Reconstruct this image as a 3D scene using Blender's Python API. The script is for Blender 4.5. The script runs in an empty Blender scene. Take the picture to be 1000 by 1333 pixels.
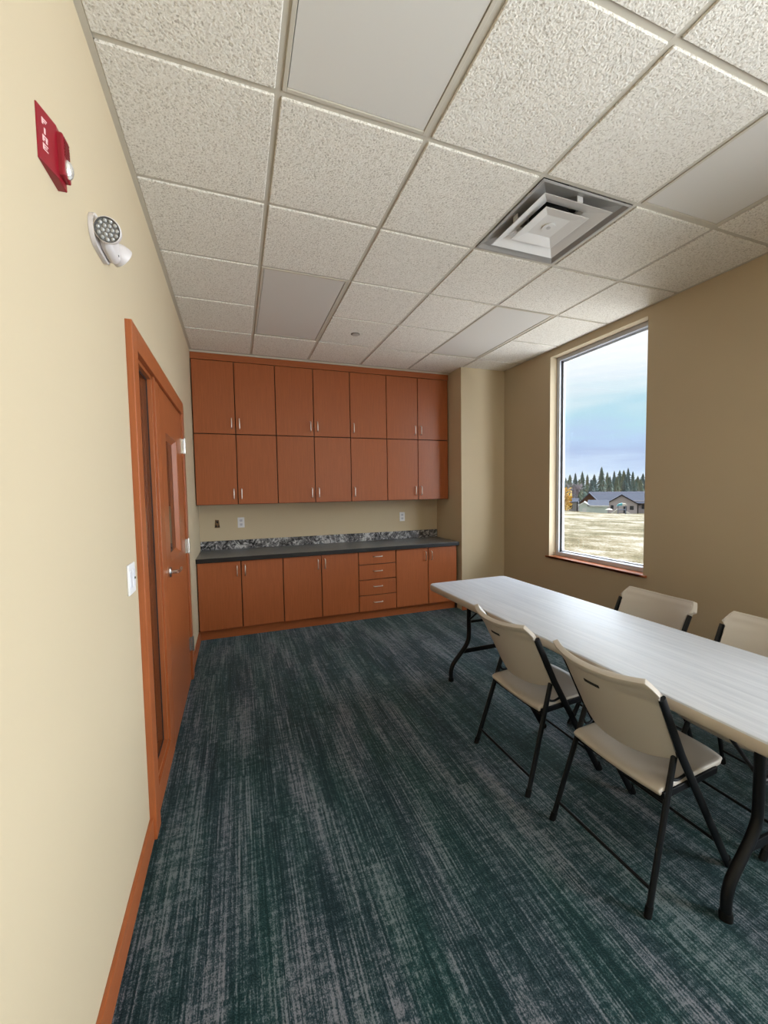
import bpy, bmesh, math, random
from mathutils import Vector, Matrix
random.seed(7)
C = bpy.context.scene.collection
H = 3.0          # ceiling height
XR = 3.65        # right wall
YF = 3.413       # far wall
YB = -4.2        # wall behind the camera
T = 0.6096       # ceiling module

# ------------------------------------------------------------------ materials
def mat(name, base=(.8, .8, .8), rough=.5, metal=0.0, spec=.5, coat=0.0):
    m = bpy.data.materials.new(name); m.use_nodes = True
    b = m.node_tree.nodes['Principled BSDF']
    b.inputs['Base Color'].default_value = (*base, 1)
    b.inputs['Roughness'].default_value = rough
    b.inputs['Metallic'].default_value = metal
    b.inputs['Specular IOR Level'].default_value = spec
    if coat: b.inputs['Coat Weight'].default_value = coat; b.inputs['Coat Roughness'].default_value = .15
    return m

class NT:
    def __init__(s, m):
        s.nt = m.node_tree; s.b = s.nt.nodes['Principled BSDF']; s.tc = s.nt.nodes.new('ShaderNodeTexCoord')
    def n(s, t, **kw):
        x = s.nt.nodes.new(t)
        for k, v in kw.items(): setattr(x, k, v)
        return x
    def l(s, a, b): s.nt.links.new(a, b)
    def mapping(s, scale, src=None):
        mp = s.n('ShaderNodeMapping'); mp.inputs['Scale'].default_value = scale
        s.l(src or s.tc.outputs['Object'], mp.inputs['Vector']); return mp.outputs[0]
    def noise(s, scale=(1, 1, 1), freq=1.0, detail=3, rough=.5, src=None, w=None, dist=0):
        x = s.n('ShaderNodeTexNoise')
        if w is not None: x.noise_dimensions = '4D'
        s.l(s.mapping(scale, src), x.inputs['Vector'])
        x.inputs['Scale'].default_value = freq; x.inputs['Detail'].default_value = detail
        x.inputs['Roughness'].default_value = rough; x.inputs['Distortion'].default_value = dist
        if w is not None: s.l(w, x.inputs['W'])
        return x.outputs['Fac']
    def math(s, op, a, b=None, c=None):
        x = s.n('ShaderNodeMath', operation=op)
        for i, v in enumerate((a, b, c)):
            if v is None: continue
            if isinstance(v, (int, float)): x.inputs[i].default_value = v
            else: s.l(v, x.inputs[i])
        return x.outputs[0]
    def ramp(s, fac, stops, interp='LINEAR'):
        x = s.n('ShaderNodeValToRGB'); cr = x.color_ramp; cr.interpolation = interp
        while len(cr.elements) < len(stops): cr.elements.new(.5)
        for e, (p, c) in zip(cr.elements, stops): e.position = p; e.color = (*c, 1)
        s.l(fac, x.inputs[0]); return x.outputs['Color']
    def mix(s, fac, a, b, blend='MIX'):
        x = s.n('ShaderNodeMix', data_type='RGBA', blend_type=blend)
        for i, v in ((0, fac), (6, a), (7, b)):
            if isinstance(v, (int, float)): x.inputs[i].default_value = v
            elif isinstance(v, tuple): x.inputs[i].default_value = (*v, 1)
            else: s.l(v, x.inputs[i])
        return x.outputs[2]
    def color(s, c): s.l(c, s.b.inputs['Base Color'])
    def bump(s, h, strength=.3, dist=.002):
        x = s.n('ShaderNodeBump'); x.inputs['Strength'].default_value = strength; x.inputs['Distance'].default_value = dist
        s.l(h, x.inputs['Height']); s.l(x.outputs[0], s.b.inputs['Normal'])

M = {}
def paint(name, col):
    m = mat(name, col, .75, spec=.25); t = NT(m)
    n1 = t.noise(freq=1.2, detail=2); n2 = t.noise(freq=420, detail=2)
    t.color(t.mix(n1, tuple(c*.96 for c in col), tuple(min(1, c*1.04) for c in col)))
    t.bump(n2, .12, .001); return m
M['wall'] = paint('tan_paint', (.57, .475, .325))
M['wall_shade'] = paint('tan_paint_shaded', (.47, .385, .265))  # same paint as the other walls, darkened to carry the backlit shade
def wood(name, col, axis='z', rough=.38, dark=.8):
    m = mat(name, col, rough, spec=.4); t = NT(m)
    sc = {'z': (28, 28, 1.2), 'y': (28, 1.2, 28), 'x': (1.2, 28, 28)}[axis]
    g = t.noise(sc, 3.0, 5, .6); f = t.noise(tuple(a*6 for a in sc), 3, 2)
    v = t.math('ADD', t.math('MULTIPLY', g, .7), t.math('MULTIPLY', f, .3))
    t.color(t.ramp(v, [(.3, tuple(c*dark for c in col)), (.7, tuple(c*1.1 for c in col))]))
    t.bump(f, .05, .001); return m
WC = (.39, .112, .036)
M['wood'] = wood('cherry_veneer', WC)
M['wood_y'] = wood('cherry_trim_long', WC, 'y')
M['wood_x'] = wood('cherry_trim_cross', WC, 'x')
M['door_wood'] = wood('cherry_door', (.38, .11, .035), 'z', .3)
M['sill'] = wood('cherry_sill', (.42, .13, .05), 'y', .3)
M['carcass'] = mat('dark_cabinet_box', (.03, .009, .004), .6)  # darker than the wood, to put shade into the door gaps
M['nickel'] = mat('satin_nickel', (.78, .74, .70), .28, 1)
M['chrome'] = mat('brushed_steel', (.7, .69, .67), .25, 1)
M['black_edge'] = mat('black_laminate_edge', (.005, .005, .006), .4)
M['white_plastic'] = mat('white_plastic', (.82, .82, .83), .4)
M['offwhite'] = mat('offwhite_plastic', (.62, .58, .57), .45)
M['dark'] = mat('dark_void', (.01, .01, .01), .8)
M['grey_metal'] = mat('charcoal_steel', (.0045, .005, .006), .45, .0, .22)
M['foot'] = mat('black_rubber', (.004, .004, .004), .6, spec=.15)
M['grid'] = mat('ceiling_grid_paint', (.56, .52, .44), .5)
M['tee'] = M['grid']
M['diffuser'] = mat('light_diffuser', (.66, .64, .60), .5)
M['vent'] = mat('vent_white_metal', (.72, .71, .69), .35)
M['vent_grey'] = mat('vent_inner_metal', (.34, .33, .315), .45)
M['red'] = mat('red_alarm_plastic', (.24, .004, .014), .35)
M['letter'] = mat('pale_letter_print', (.75, .5, .48), .5)
M['brown_box'] = mat('brown_junction_box', (.16, .085, .03), .7)
M['frame_alu'] = mat('white_window_vinyl', (.50, .52, .57), .35)
M['gasket'] = mat('dark_gasket', (.012, .012, .016), .5)

def tile_mat():
    m = mat('fissured_ceiling_tile', (.7, .66, .58), .9, spec=.1); t = NT(m)
    a = t.noise((1, 1, 1), 115, 4, .6, dist=.6); v = t.n('ShaderNodeTexVoronoi'); v.inputs['Scale'].default_value = 105
    t.l(t.mapping((1, 1, 1)), v.inputs['Vector'])
    h = t.math('ADD', t.math('MULTIPLY', a, 1.0), t.math('MULTIPLY', v.outputs['Distance'], .35))
    big = t.noise((1, 1, 1), 2.0, 2)
    c = t.ramp(h, [(.50, (.54, .50, .43)), (.60, (.79, .75, .67)), (.78, (.90, .87, .80))])
    t.color(t.mix(t.math('MULTIPLY', big, .25), c, (.80, .77, .71)))
    t.bump(h, .9, .0055); return m
M['tile'] = tile_mat()

def carpet_mat():
    m = mat('teal_grey_plank_carpet', (.05, .07, .08), .75, spec=.14); t = NT(m)
    sp = t.n('ShaderNodeSeparateXYZ'); t.l(t.tc.outputs['Object'], sp.inputs[0])
    X, Y = sp.outputs[0], sp.outputs[1]
    col = t.math('FLOOR', t.math('MULTIPLY', X, 4.0))
    off = t.math('MULTIPLY', t.math('FRACT', t.math('MULTIPLY', col, .37)), 1.0)
    row = t.math('FLOOR', t.math('ADD', Y, off))
    cv = t.n('ShaderNodeCombineXYZ'); t.l(col, cv.inputs[0]); t.l(row, cv.inputs[1])
    wn = t.n('ShaderNodeTexWhiteNoise', noise_dimensions='2D'); t.l(cv.outputs[0], wn.inputs['Vector'])
    w = t.math('MULTIPLY', wn.outputs['Value'], 9.0)
    lines = t.noise((75, 1.5, 1), 1.6, 3, .6, w=w)          # long thin yarn lines
    band = t.noise((6, .9, 1), 1.2, 3, .6, w=t.math('MULTIPLY', wn.outputs['Value'], .5))   # wide worn bands
    brk = t.noise((90, 34, 1), 1.0, 3, .8, w=w)            # broken cross texture
    cross = t.noise((12, 70, 1), 1.0, 2, .6, w=w)           # short cross dashes
    fine = t.noise((260, 200, 1), 1.0, 1, .5)               # tuft grain
    rib = t.math('SINE', t.math('MULTIPLY', X, 2*math.pi/.0125))
    v = t.math('MULTIPLY', lines, 1.05)
    for a, k in ((band, .95), (brk, .8), (cross, .5), (fine, .6)): v = t.math('ADD', v, t.math('MULTIPLY', a, k))
    v = t.math('ADD', t.math('MULTIPLY', v, .2564), t.math('MULTIPLY', rib, .012))
    hue = t.noise((4, .7, 1), 1.3, 2)
    hr = t.n('ShaderNodeMapRange'); hr.inputs[1].default_value = .38; hr.inputs[2].default_value = .62; t.l(hue, hr.inputs[0]); hue = hr.outputs[0]
    dk = t.mix(hue, (.0022, .018, .019), (.004, .015, .020))
    md = t.mix(hue, (.014, .047, .049), (.021, .043, .054))
    lt = t.mix(hue, (.140, .172, .185), (.172, .180, .208))
    f1 = t.n('ShaderNodeMapRange'); f1.inputs[1].default_value = .455; f1.inputs[2].default_value = .497; t.l(v, f1.inputs[0])
    f2 = t.n('ShaderNodeMapRange'); f2.inputs[1].default_value = .503; f2.inputs[2].default_value = .562; t.l(v, f2.inputs[0])
    t.color(t.mix(f2.outputs[0], t.mix(f1.outputs[0], dk, md), lt))
    t.b.inputs['Sheen Weight'].default_value = .16; t.b.inputs['Sheen Roughness'].default_value = .45; t.b.inputs['Sheen Tint'].default_value = (.7, .9, .92, 1)
    t.bump(t.math('ADD', fine, t.math('MULTIPLY', brk, .6)), .6, .004); return m
M['carpet'] = carpet_mat()

def granite(name, freq, lo, hi):
    m = mat(name, (.2, .2, .2), .25, spec=.5); t = NT(m)
    a = t.noise((1, 1, 1), freq, 6, .65, dist=2.2); b = t.noise((1, 1, 1), freq*.35, 3, .5, dist=1.0)
    v = t.math('ADD', t.math('MULTIPLY', a, .75), t.math('MULTIPLY', b, .35))
    t.color(t.ramp(v, [(lo, (.014, .014, .016)), ((lo+hi)/2, (.16, .16, .168)), (hi, (.62, .62, .63)), (min(1, hi+.1), (.14, .14, .15))])); return m
M['granite'] = granite('grey_granite_laminate', 13, .45, .66)
M['granite_top'] = mat('grey_counter_laminate', (.07, .072, .076), .28)
_t = NT(M['granite_top']); _a = _t.noise((1, 1, 1), 40, 5, .65, dist=1.5)
_t.color(_t.ramp(_a, [(.35, (.07, .072, .076)), (.6, (.15, .155, .16)), (.75, (.28, .28, .29))]))

def plastic_top():
    m = mat('white_table_plastic', (.62, .63, .65), .5, spec=.22); t = NT(m)
    a = t.noise((26, 1.0, 1), 1.5, 4, .7); b = t.noise((1, 1, 1), 380, 2)
    t.color(t.ramp(a, [(.33, (.48, .51, .565)), (.66, (.61, .635, .68))]))
    rr = t.n('ShaderNodeMapRange'); rr.inputs[3].default_value = .40; rr.inputs[4].default_value = .62; t.l(a, rr.inputs[0]); t.l(rr.outputs[0], t.b.inputs['Roughness'])
    t.bump(b, .15, .001); return m
M['table_top'] = plastic_top()
M['table_edge'] = mat('table_edge_plastic', (.47, .41, .34), .5)
M['chair_plastic'] = mat('putty_chair_plastic', (.46, .42, .37), .42, spec=.4)

def glass_mat(name, tint=(1, 1, 1), boost=0.0):
    m = bpy.data.materials.new(name); m.use_nodes = True; nt = m.node_tree; nt.nodes.clear()
    o = nt.nodes.new('ShaderNodeOutputMaterial'); tr = nt.nodes.new('ShaderNodeBsdfTransparent'); g = nt.nodes.new('ShaderNodeBsdfGlossy')
    g.inputs['Roughness'].default_value = .02; tr.inputs[0].default_value = (*tint, 1)
    lw = nt.nodes.new('ShaderNodeLayerWeight'); lw.inputs[0].default_value = .5
    pw = nt.nodes.new('ShaderNodeMath'); pw.operation = 'POWER'; pw.inputs[1].default_value = 4; nt.links.new(lw.outputs['Facing'], pw.inputs[0])
    f = nt.nodes.new('ShaderNodeMath'); f.operation = 'MULTIPLY_ADD'; f.inputs[1].default_value = .96-boost; f.inputs[2].default_value = .04+boost; nt.links.new(pw.outputs[0], f.inputs[0])
    mx = nt.nodes.new('ShaderNodeMixShader')
    nt.links.new(f.outputs[0], mx.inputs[0]); nt.links.new(tr.outputs[0], mx.inputs[1]); nt.links.new(g.outputs[0], mx.inputs[2]); nt.links.new(mx.outputs[0], o.inputs[0])
    return m
M['glass'] = glass_mat('window_glass', (.97, .985, 1))
M['door_glass'] = glass_mat('door_glass', (.75, .75, .75))
M['lens'] = mat('clear_strobe_lens', (.8, .78, .74), .08, .6)

# ------------------------------------------------------------------ mesh helpers
def bx(bm, x0, x1, y0, y1, z0, z1, bev=0.0, seg=2):
    v = [bm.verts.new(p) for p in ((x0,y0,z0),(x1,y0,z0),(x1,y1,z0),(x0,y1,z0),(x0,y0,z1),(x1,y0,z1),(x1,y1,z1),(x0,y1,z1))]
    fs = [bm.faces.new([v[i] for i in q]) for q in ((0,3,2,1),(4,5,6,7),(0,1,5,4),(1,2,6,5),(2,3,7,6),(3,0,4,7))]
    if bev:
        es = list({e for f in fs for e in f.edges}); bmesh.ops.bevel(bm, geom=es, offset=bev, segments=seg, affect='EDGES', profile=.5)
def tube(bm, pts, ra, rb=None, seg=12, up=(0, 1, 0), cap=True):
    """sweep an elliptical section: ra across the bend plane, rb along `up`"""
    rb = rb or ra; pts = [Vector(p) for p in pts]; rings = []
    for i, p in enumerate(pts):
        d = (pts[min(i+1, len(pts)-1)]-pts[max(i-1, 0)]).normalized()
        u = Vector(up); u = (u-d*u.dot(d))
        if u.length < 1e-4: u = Vector((1, 0, 0)); u = u-d*u.dot(d)
        u.normalize(); s = d.cross(u)
        rings.append([bm.verts.new(p+s*(ra*math.cos(a))+u*(rb*math.sin(a))) for a in [2*math.pi*k/seg for k in range(seg)]])
    for a, b in zip(rings, rings[1:]):
        for k in range(seg): bm.faces.new((a[k], a[(k+1) % seg], b[(k+1) % seg], b[k]))
    if cap: bm.faces.new(list(reversed(rings[0]))); bm.faces.new(rings[-1])
def smooth_path(pts, n=6):
    """Catmull-Rom through points"""
    P = [Vector(p) for p in pts]; P = [2*P[0]-P[1]]+P+[2*P[-1]-P[-2]]; out = []
    for i in range(1, len(P)-2):
        for k in range(n):
            t = k/n; a, b, c, d = P[i-1], P[i], P[i+1], P[i+2]
            out.append(.5*((2*b)+(c-a)*t+(2*a-5*b+4*c-d)*t*t+(3*b-a-3*c+d)*t**3))
    out.append(P[-2]); return out
def prism(bm, poly, axis, a, b):
    """poly = 2D points; axis = extrusion axis"""
    def mk(p, t): return {'x': (t, p[0], p[1]), 'y': (p[0], t, p[1]), 'z': (p[0], p[1], t)}[axis]
    A = [bm.verts.new(mk(p, a)) for p in poly]; B = [bm.verts.new(mk(p, b)) for p in poly]; n = len(poly)
    bm.faces.new(A); bm.faces.new(list(reversed(B)))
    for i in range(n): bm.faces.new((A[i], B[i], B[(i+1) % n], A[(i+1) % n]))
def lathe(bm, prof, seg=24, mtx=None):
    rings = []
    for r, z in prof:
        rings.append([bm.verts.new((r*math.cos(2*math.pi*k/seg), r*math.sin(2*math.pi*k/seg), z)) for k in range(seg)])
    vs = [v for r in rings for v in r]
    for a, b in zip(rings, rings[1:]):
        for k in range(seg): bm.faces.new((a[k], a[(k+1) % seg], b[(k+1) % seg], b[k]))
    bm.faces.new(list(reversed(rings[0]))); bm.faces.new(rings[-1])
    if mtx is not None: bmesh.ops.transform(bm, matrix=mtx, verts=vs)
def obj(name, bm, m, parent=None, smooth=False, bevel=0, loc=None, sub=0):
    bmesh.ops.recalc_face_normals(bm, faces=bm.faces)
    me = bpy.data.meshes.new(name); bm.to_mesh(me); bm.free()
    me.materials.append(M[m] if isinstance(m, str) else m)
    o = bpy.data.objects.new(name, me); C.objects.link(o)
    if loc: o.location = loc
    if parent: o.parent = parent
    if bevel:
        b = o.modifiers.new('bevel', 'BEVEL'); b.width = bevel; b.segments = 2; b.limit_method = 'ANGLE'
    if sub:
        s = o.modifiers.new('sub', 'SUBSURF'); s.levels = sub; s.render_levels = sub
    if smooth:
        for p in me.polygons: p.use_smooth = True
        if smooth == 'auto':
            me.set_sharp_from_angle(angle=math.radians(38))
    return o
def box(name, m, x0, x1, y0, y1, z0, z1, parent=None, bev=0):
    bm = bmesh.new(); bx(bm, x0, x1, y0, y1, z0, z1); return obj(name, bm, m, parent, bevel=bev)
def tag(o, label=None, cat=None, group=None, kind=None):
    for k, v in (('label', label), ('category', cat), ('group', group), ('kind', kind)):
        if v: o[k] = v
    return o
def thing(name, label, cat, loc=(0, 0, 0), rz=0, group=None, kind=None):
    o = bpy.data.objects.new(name, None); C.objects.link(o); o.empty_display_size = .05
    o.location = loc; o.rotation_euler = (0, 0, rz); return tag(o, label, cat, group, kind)
def dup(root, loc, rz, label, group=None):
    r = root.copy(); C.objects.link(r); r.location = loc; r.rotation_euler = (0, 0, rz); r['label'] = label
    if group: r['group'] = group
    for ch in list(root.children):
        c = ch.copy(); C.objects.link(c); c.parent = r
        for g in list(ch.children):
            d = g.copy(); C.objects.link(d); d.parent = c
    return r
def struct(o, label, cat): return tag(o, label, cat, kind='structure')

# ------------------------------------------------------------------ room shell
DY0, DY1 = .345, 2.06           # door + sidelight frame, outer
WY0, WY1, WZ0, WZ1 = .848, 1.955, .765, 2.925      # window opening
W2Y0, W2Y1 = -3.5, -2.0         # added window for fill light, unseen behind the camera

struct(box('floor', 'carpet', -.12, XR+.2, YB-.1, YF+.1, -.1, 0), 'teal and grey streaked plank carpet', 'floor')

bm = bmesh.new()
bx(bm, -.15, 0, YB, DY0+.06, 0, H+.5); bx(bm, -.15, 0, DY1-.06, YF+.1, 0, H+.5); bx(bm, -.15, 0, DY0+.06, DY1-.06, 2.2, H+.5)
struct(obj('wall_left', bm, 'wall'), 'cream tan painted wall on the left with the door', 'wall')
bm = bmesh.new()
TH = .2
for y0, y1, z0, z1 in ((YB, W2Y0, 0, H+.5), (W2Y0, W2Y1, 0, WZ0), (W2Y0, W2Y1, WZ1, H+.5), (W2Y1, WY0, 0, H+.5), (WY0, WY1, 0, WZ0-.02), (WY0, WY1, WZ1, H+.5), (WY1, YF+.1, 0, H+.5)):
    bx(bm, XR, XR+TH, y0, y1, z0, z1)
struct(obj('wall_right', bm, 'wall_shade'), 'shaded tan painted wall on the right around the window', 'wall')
struct(box('wall_far', 'wall', -.1, XR, YF, YF+.1, 0, H+.5), 'tan wall strip between the upper and lower cabinets', 'wall')
struct(box('wall_back', 'wall', -.15, XR+.2, YB-.1, YB, 0, H+.5), 'tan wall behind the viewer', 'wall')
struct(box('wall_corner', 'wall', 3.018, XR, 2.755, YF, 0, H+.3, bev=.004), 'boxed out tan wall corner right of the cabinets', 'wall')
# hallway behind the door
bm = bmesh.new()
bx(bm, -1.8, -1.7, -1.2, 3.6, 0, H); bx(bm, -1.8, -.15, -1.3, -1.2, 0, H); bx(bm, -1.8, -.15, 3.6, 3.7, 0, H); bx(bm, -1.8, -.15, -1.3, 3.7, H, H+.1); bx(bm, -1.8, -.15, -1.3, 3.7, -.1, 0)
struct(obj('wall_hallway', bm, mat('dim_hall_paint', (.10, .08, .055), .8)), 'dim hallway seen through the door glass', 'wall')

# ceiling: tiles hang slightly below the grid flange
lights = {(1, -2): 2, (1, 2): 2, (4, -2): 2, (4, 2): 2}       # (column, first row): rows covered (2x4 panels)
x_lines = [0.0]+[.602+T*i for i in range(5)]+[XR]
skip = {(1, -2), (1, -1), (1, 2), (1, 3), (4, -2), (4, -1), (4, 2), (4, 3), (3, 0)}
bm = bmesh.new()
for c in range(6):
    for r in range(-7, 5):
        if (c, r) in skip: continue
        x0, x1 = x_lines[c], x_lines[c+1]; y0, y1 = r*T, (r+1)*T
        if y0 < YB: y0 = YB
        if r == 4: y1 = 3.02
        if x1-x0 < .05: continue
        g = .0125
        bx(bm, x0+(.022 if c == 0 else g), x1-(.022 if c == 5 else g), y0+g, y1-(g if r != 4 else .001), H-.004, H+.018, bev=.003, seg=1)
bx(bm, -.15, XR+.2, YB-.1, YF+.1, H+.45, H+.55)
struct(obj('ceiling', bm, 'tile'), 'off-white fissured acoustic tile ceiling', 'ceiling')
bm = bmesh.new()
for i in range(5):
    x = x_lines[i+1]; bx(bm, x-.012, x+.012, YB, 3.03, H+.003, H+.03)
for r in range(-6, 5):
    y = r*T; bx(bm, 0, XR, y-.012, y+.012, H+.0035, H+.0295)
bx(bm, 0, .022, YB, 3.06, H-.003, H+.0); bx(bm, XR-.022, XR, YB, 2.755, H-.003, H)
bx(bm, 3.018, XR, 2.733, 2.755, H-.003, H); bx(bm, 0, XR, YB, YB+.022, H-.003, H)
bx(bm, 0, 3.018, 3.018, 3.085, H-.004, H)
bx(bm, 0, 3.018, 3.05, 3.09, 2.98, H-.004)
bx(bm, 2.996, 3.018, 2.755, 3.06, H-.003, H)
struct(obj('trim_1', bm, 'grid'), 'beige metal grid and wall angles of the tile ceiling', 'ceiling grid')

# baseboards
bm = bmesh.new(); bx(bm, 0, .014, YB, DY0, 0, .104)
struct(obj('baseboard_left', bm, 'wood_y', bevel=.002), 'cherry wood baseboard along the left wall near the viewer', 'baseboard')
bm = bmesh.new(); bx(bm, 0, .014, DY1, 2.885, 0, .104)
struct(obj('baseboard_corner', bm, 'wood_y', bevel=.002), 'short cherry baseboard between the door and the cabinets', 'baseboard')
bm = bmesh.new(); bx(bm, XR-.014, XR, YB, 2.755, 0, .104); bx(bm, 3.018, XR-.014, 2.741, 2.755, 0, .104)
struct(obj('baseboard_right', bm, 'wood_y', bevel=.002), 'cherry baseboard under the window wall', 'baseboard')
# thin caulk line on top of the left baseboard
# ------------------------------------------------------------------ window
def window(name, y0, y1, label):
    w = thing(name, label, 'window', (XR, (y0+y1)/2, WZ0), kind='structure')
    oy, oz = (y0+y1)/2, WZ0; a, b, h = y0-oy, y1-oy, WZ1-WZ0
    bm = bmesh.new(); g = .092; f = .040
    for yy0, yy1, zz0, zz1 in ((a, a+f, 0, h), (b-f, b, 0, h), (a+f, b-f, 0, f), (a+f, b-f, h-f, h)): bx(bm, g, g+.07, yy0, yy1, zz0, zz1)
    obj('window_frame', bm, 'frame_alu', w, bevel=.002)
    bm = bmesh.new(); e = .005; i = f
    for yy0, yy1, zz0, zz1 in ((a+i, a+i+e, i, h-i), (b-i-e, b-i, i, h-i)): bx(bm, g+.02, g+.04, yy0, yy1, zz0, zz1)
    obj('gasket', bm, 'gasket', w)
    bm = bmesh.new(); i2 = i+e; e2 = .014
    for yy0, yy1, zz0, zz1 in ((a+i2, a+i2+e2, i2, h-i2), (b-i2-e2, b-i2, i2, h-i2), (a+i2, b-i2, i2, i2+e2), (a+i2, b-i2, h-i2-e2, h-i2)): bx(bm, g+.035, g+.06, yy0, yy1, zz0, zz1)
    obj('sash', bm, 'frame_alu', w)
    bm = bmesh.new(); bx(bm, g+.044, g+.05, a+i2+.004, b-i2-.004, i2+.004, h-i2-.004)
    obj('window_pane', bm, 'glass', w)
    bm = bmesh.new(); bx(bm, -.022, g+.01, a-.0, b+.0, -.02, 0); bx(bm, -.022, -.001, a-.04, b+.04, -.02, 0)
    obj('window_sill', bm, 'sill', w, bevel=.004)
    return w
window('window_1', WY0, WY1, 'tall single pane window with cherry sill on the right wall')
window('fill_window', W2Y0, W2Y1, 'added unseen window for fill light on the right wall behind the viewer')

# ------------------------------------------------------------------ door with sidelight
d = thing('door_1', 'cherry door with narrow glass lite, beside a sidelight in one cherry frame', 'door', (0, DY0, 0), kind='structure')
def Y(y): return y-DY0
MU0, MU1 = .865, 1.025
CW = .092
bm = bmesh.new()
t0, t1 = 2.148, 2.248
bx(bm, -.001, .026, 0, CW, 0, t1); bx(bm, -.001, .026, Y(DY1)-CW, Y(DY1), 0, t1); bx(bm, -.001, .0255, CW, Y(DY1)-CW, t0, t1)
obj('casing', bm, 'wood', d, bevel=.003)
bm = bmesh.new()
for a, b, z0, z1 in ((CW-.03, CW, 0, t0), (Y(DY1)-CW, Y(DY1)-CW+.03, 0, t0), (Y(MU0), Y(MU1), 0, t0), (CW, Y(DY1)-CW, t0, t0+.03)):
    bx(bm, -.15, -.0015 if a != Y(MU0) else .010, a, b, z0, z1)
bx(bm, -.15, .010, CW, Y(MU0), 0, .15)
obj('jamb', bm, 'wood', d)
bm = bmesh.new()    # stops round the sidelight
a, b = CW, Y(MU0)
for y0, y1, z0, z1 in ((a, a+.02, .15, t0), (b-.02, b, .15, t0), (a, b, .15, .17), (a, b, t0-.02, t0)): bx(bm, -.045, .004, y0, y1, z0, z1)
for y0, y1, z0, z1 in ((b, b+.014, .15, t0), (a, b, .136, .15)): bx(bm, .008, .016, y0, y1, z0, z1)
obj('glazing_bead', bm, 'door_wood', d, bevel=.002)
bm = bmesh.new()
for y0, y1, z0, z1 in ((a+.02, a+.028, .17, t0-.02), (b-.028, b-.02, .17, t0-.02), (a+.02, b-.02, .17, .178), (a+.02, b-.02, t0-.028, t0-.02)): bx(bm, -.024, -.016, y0, y1, z0, z1)
obj('gasket', bm, 'gasket', d)
box('sidelight_pane', 'door_glass', -.024, -.018, a+.02, b-.02, .17, t0-.02, d)
# door leaf
L0, L1, LZ1 = Y(MU1)+.004, Y(DY1)-CW-.004, t0-.004
P0, P1, Z0, Z1 = Y(1.20), Y(1.68), 1.10, 1.90
bm = bmesh.new(); xa, xb = -.035, .010
for y0, y1, z0, z1 in ((L0, P0, .008, LZ1), (P1, L1, .008, LZ1), (P0, P1, .008, Z0), (P0, P1, Z1, LZ1)): bx(bm, xa, xb, y0, y1, z0, z1)
leaf = obj('door_leaf', bm, 'door_wood', d)
bm = bmesh.new(); k = .022
for poly, ax, a_, b_ in (((( -.02, P1-.035), (xb, P1), (-.02, P1)), 'z', Z0, Z1), (((-.02, P0), (xb, P0), (-.02, P0+.01)), 'z', Z0, Z1)): prism(bm, poly, ax, a_, b_)
prism(bm, [(-.02, Z0), (xb, Z0), (-.02, Z0+.035)], 'y', P0, P1); prism(bm, [(-.02, Z1), (xb, Z1), (-.02, Z1-.03)], 'y', P0, P1)
obj('lite_frame', bm, 'door_wood', leaf, bevel=.003)
box('lite_pane', 'door_glass', -.024, -.018, P0, P1, Z0, Z1, leaf)
# lever handle
hy, hz = Y(1.095), 1.055
R90 = Matrix.Rotation(math.radians(90), 4, 'Y')
bm = bmesh.new(); lathe(bm, [(.033, 0), (.033, .008), (.028, .013), (.013, .014), (.012, .048), (.001, .05)], 24, Matrix.Translation((xb, hy, hz)) @ R90)
hd = obj('lever_handle', bm, 'chrome', leaf, smooth='auto')
bm = bmesh.new(); tube(bm, smooth_path([(xb+.046, hy-.012, hz), (xb+.054, hy+.02, hz), (xb+.054, hy+.08, hz), (xb+.050, hy+.125, hz)], 5), .010, .008, 12, up=(0, 0, 1))
obj('lever', bm, 'chrome', hd, smooth='auto')
for z in (.30, 1.10, 1.895):
    bm = bmesh.new(); yy = L1+.002
    tube(bm, [(xb+.022, yy, z-.057), (xb+.022, yy, z+.057)], .0085, seg=14)
    tube(bm, [(xb+.022, yy, z+.057), (xb+.022, yy, z+.064)], .006, seg=14)
    bx(bm, xb, xb+.016, yy-.004, yy+.008, z-.057, z+.057)
    bx(bm, xb, xb+.003, yy-.045, yy-.002, z-.057, z+.057); bx(bm, .0265, .0285, yy+.006, yy+.045, z-.057, z+.057)
    obj('hinge', bm, 'chrome', d, smooth='auto')

# ------------------------------------------------------------------ cabinets
def pull(parent, x, y, z, horizontal=False, L=.106):
    bm = bmesh.new(); h = L/2; s = .028; r = .0052
    if horizontal: pts = [(x-h, y, z), (x-h, y-s, z), (x+h, y-s, z), (x+h, y, z)]; up = (0, 0, 1)
    else: pts = [(x, y, z-h), (x, y-s, z-h), (x, y-s, z+h), (x, y, z+h)]; up = (1, 0, 0)
    q = []
    P = [Vector(p) for p in pts]
    q.append(P[0])
    for i in (1, 2):
        a = (P[i-1]-P[i]).normalized()*.012; b = (P[i+1]-P[i]).normalized()*.012
        for t in (0, .33, .66, 1): q.append(P[i]+a*(1-t)**2+b*t**2)
    q.append(P[3]); tube(bm, q, r, r, 10, up=up)
    return obj('pull_handle', bm, 'nickel', parent, smooth='auto')
G = .0045
DT = .019
def door_panel(parent, name, x0, x1, z0, z1, yf):
    bm = bmesh.new(); bx(bm, x0+G, x1-G, yf, yf+DT, z0+G, z1-G); return obj(name, bm, 'wood', parent, bevel=.0015)
UX = [.006, .423, .847, 1.268, 1.70, 2.16, 2.577, 3.008]
UY = 3.063
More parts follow.
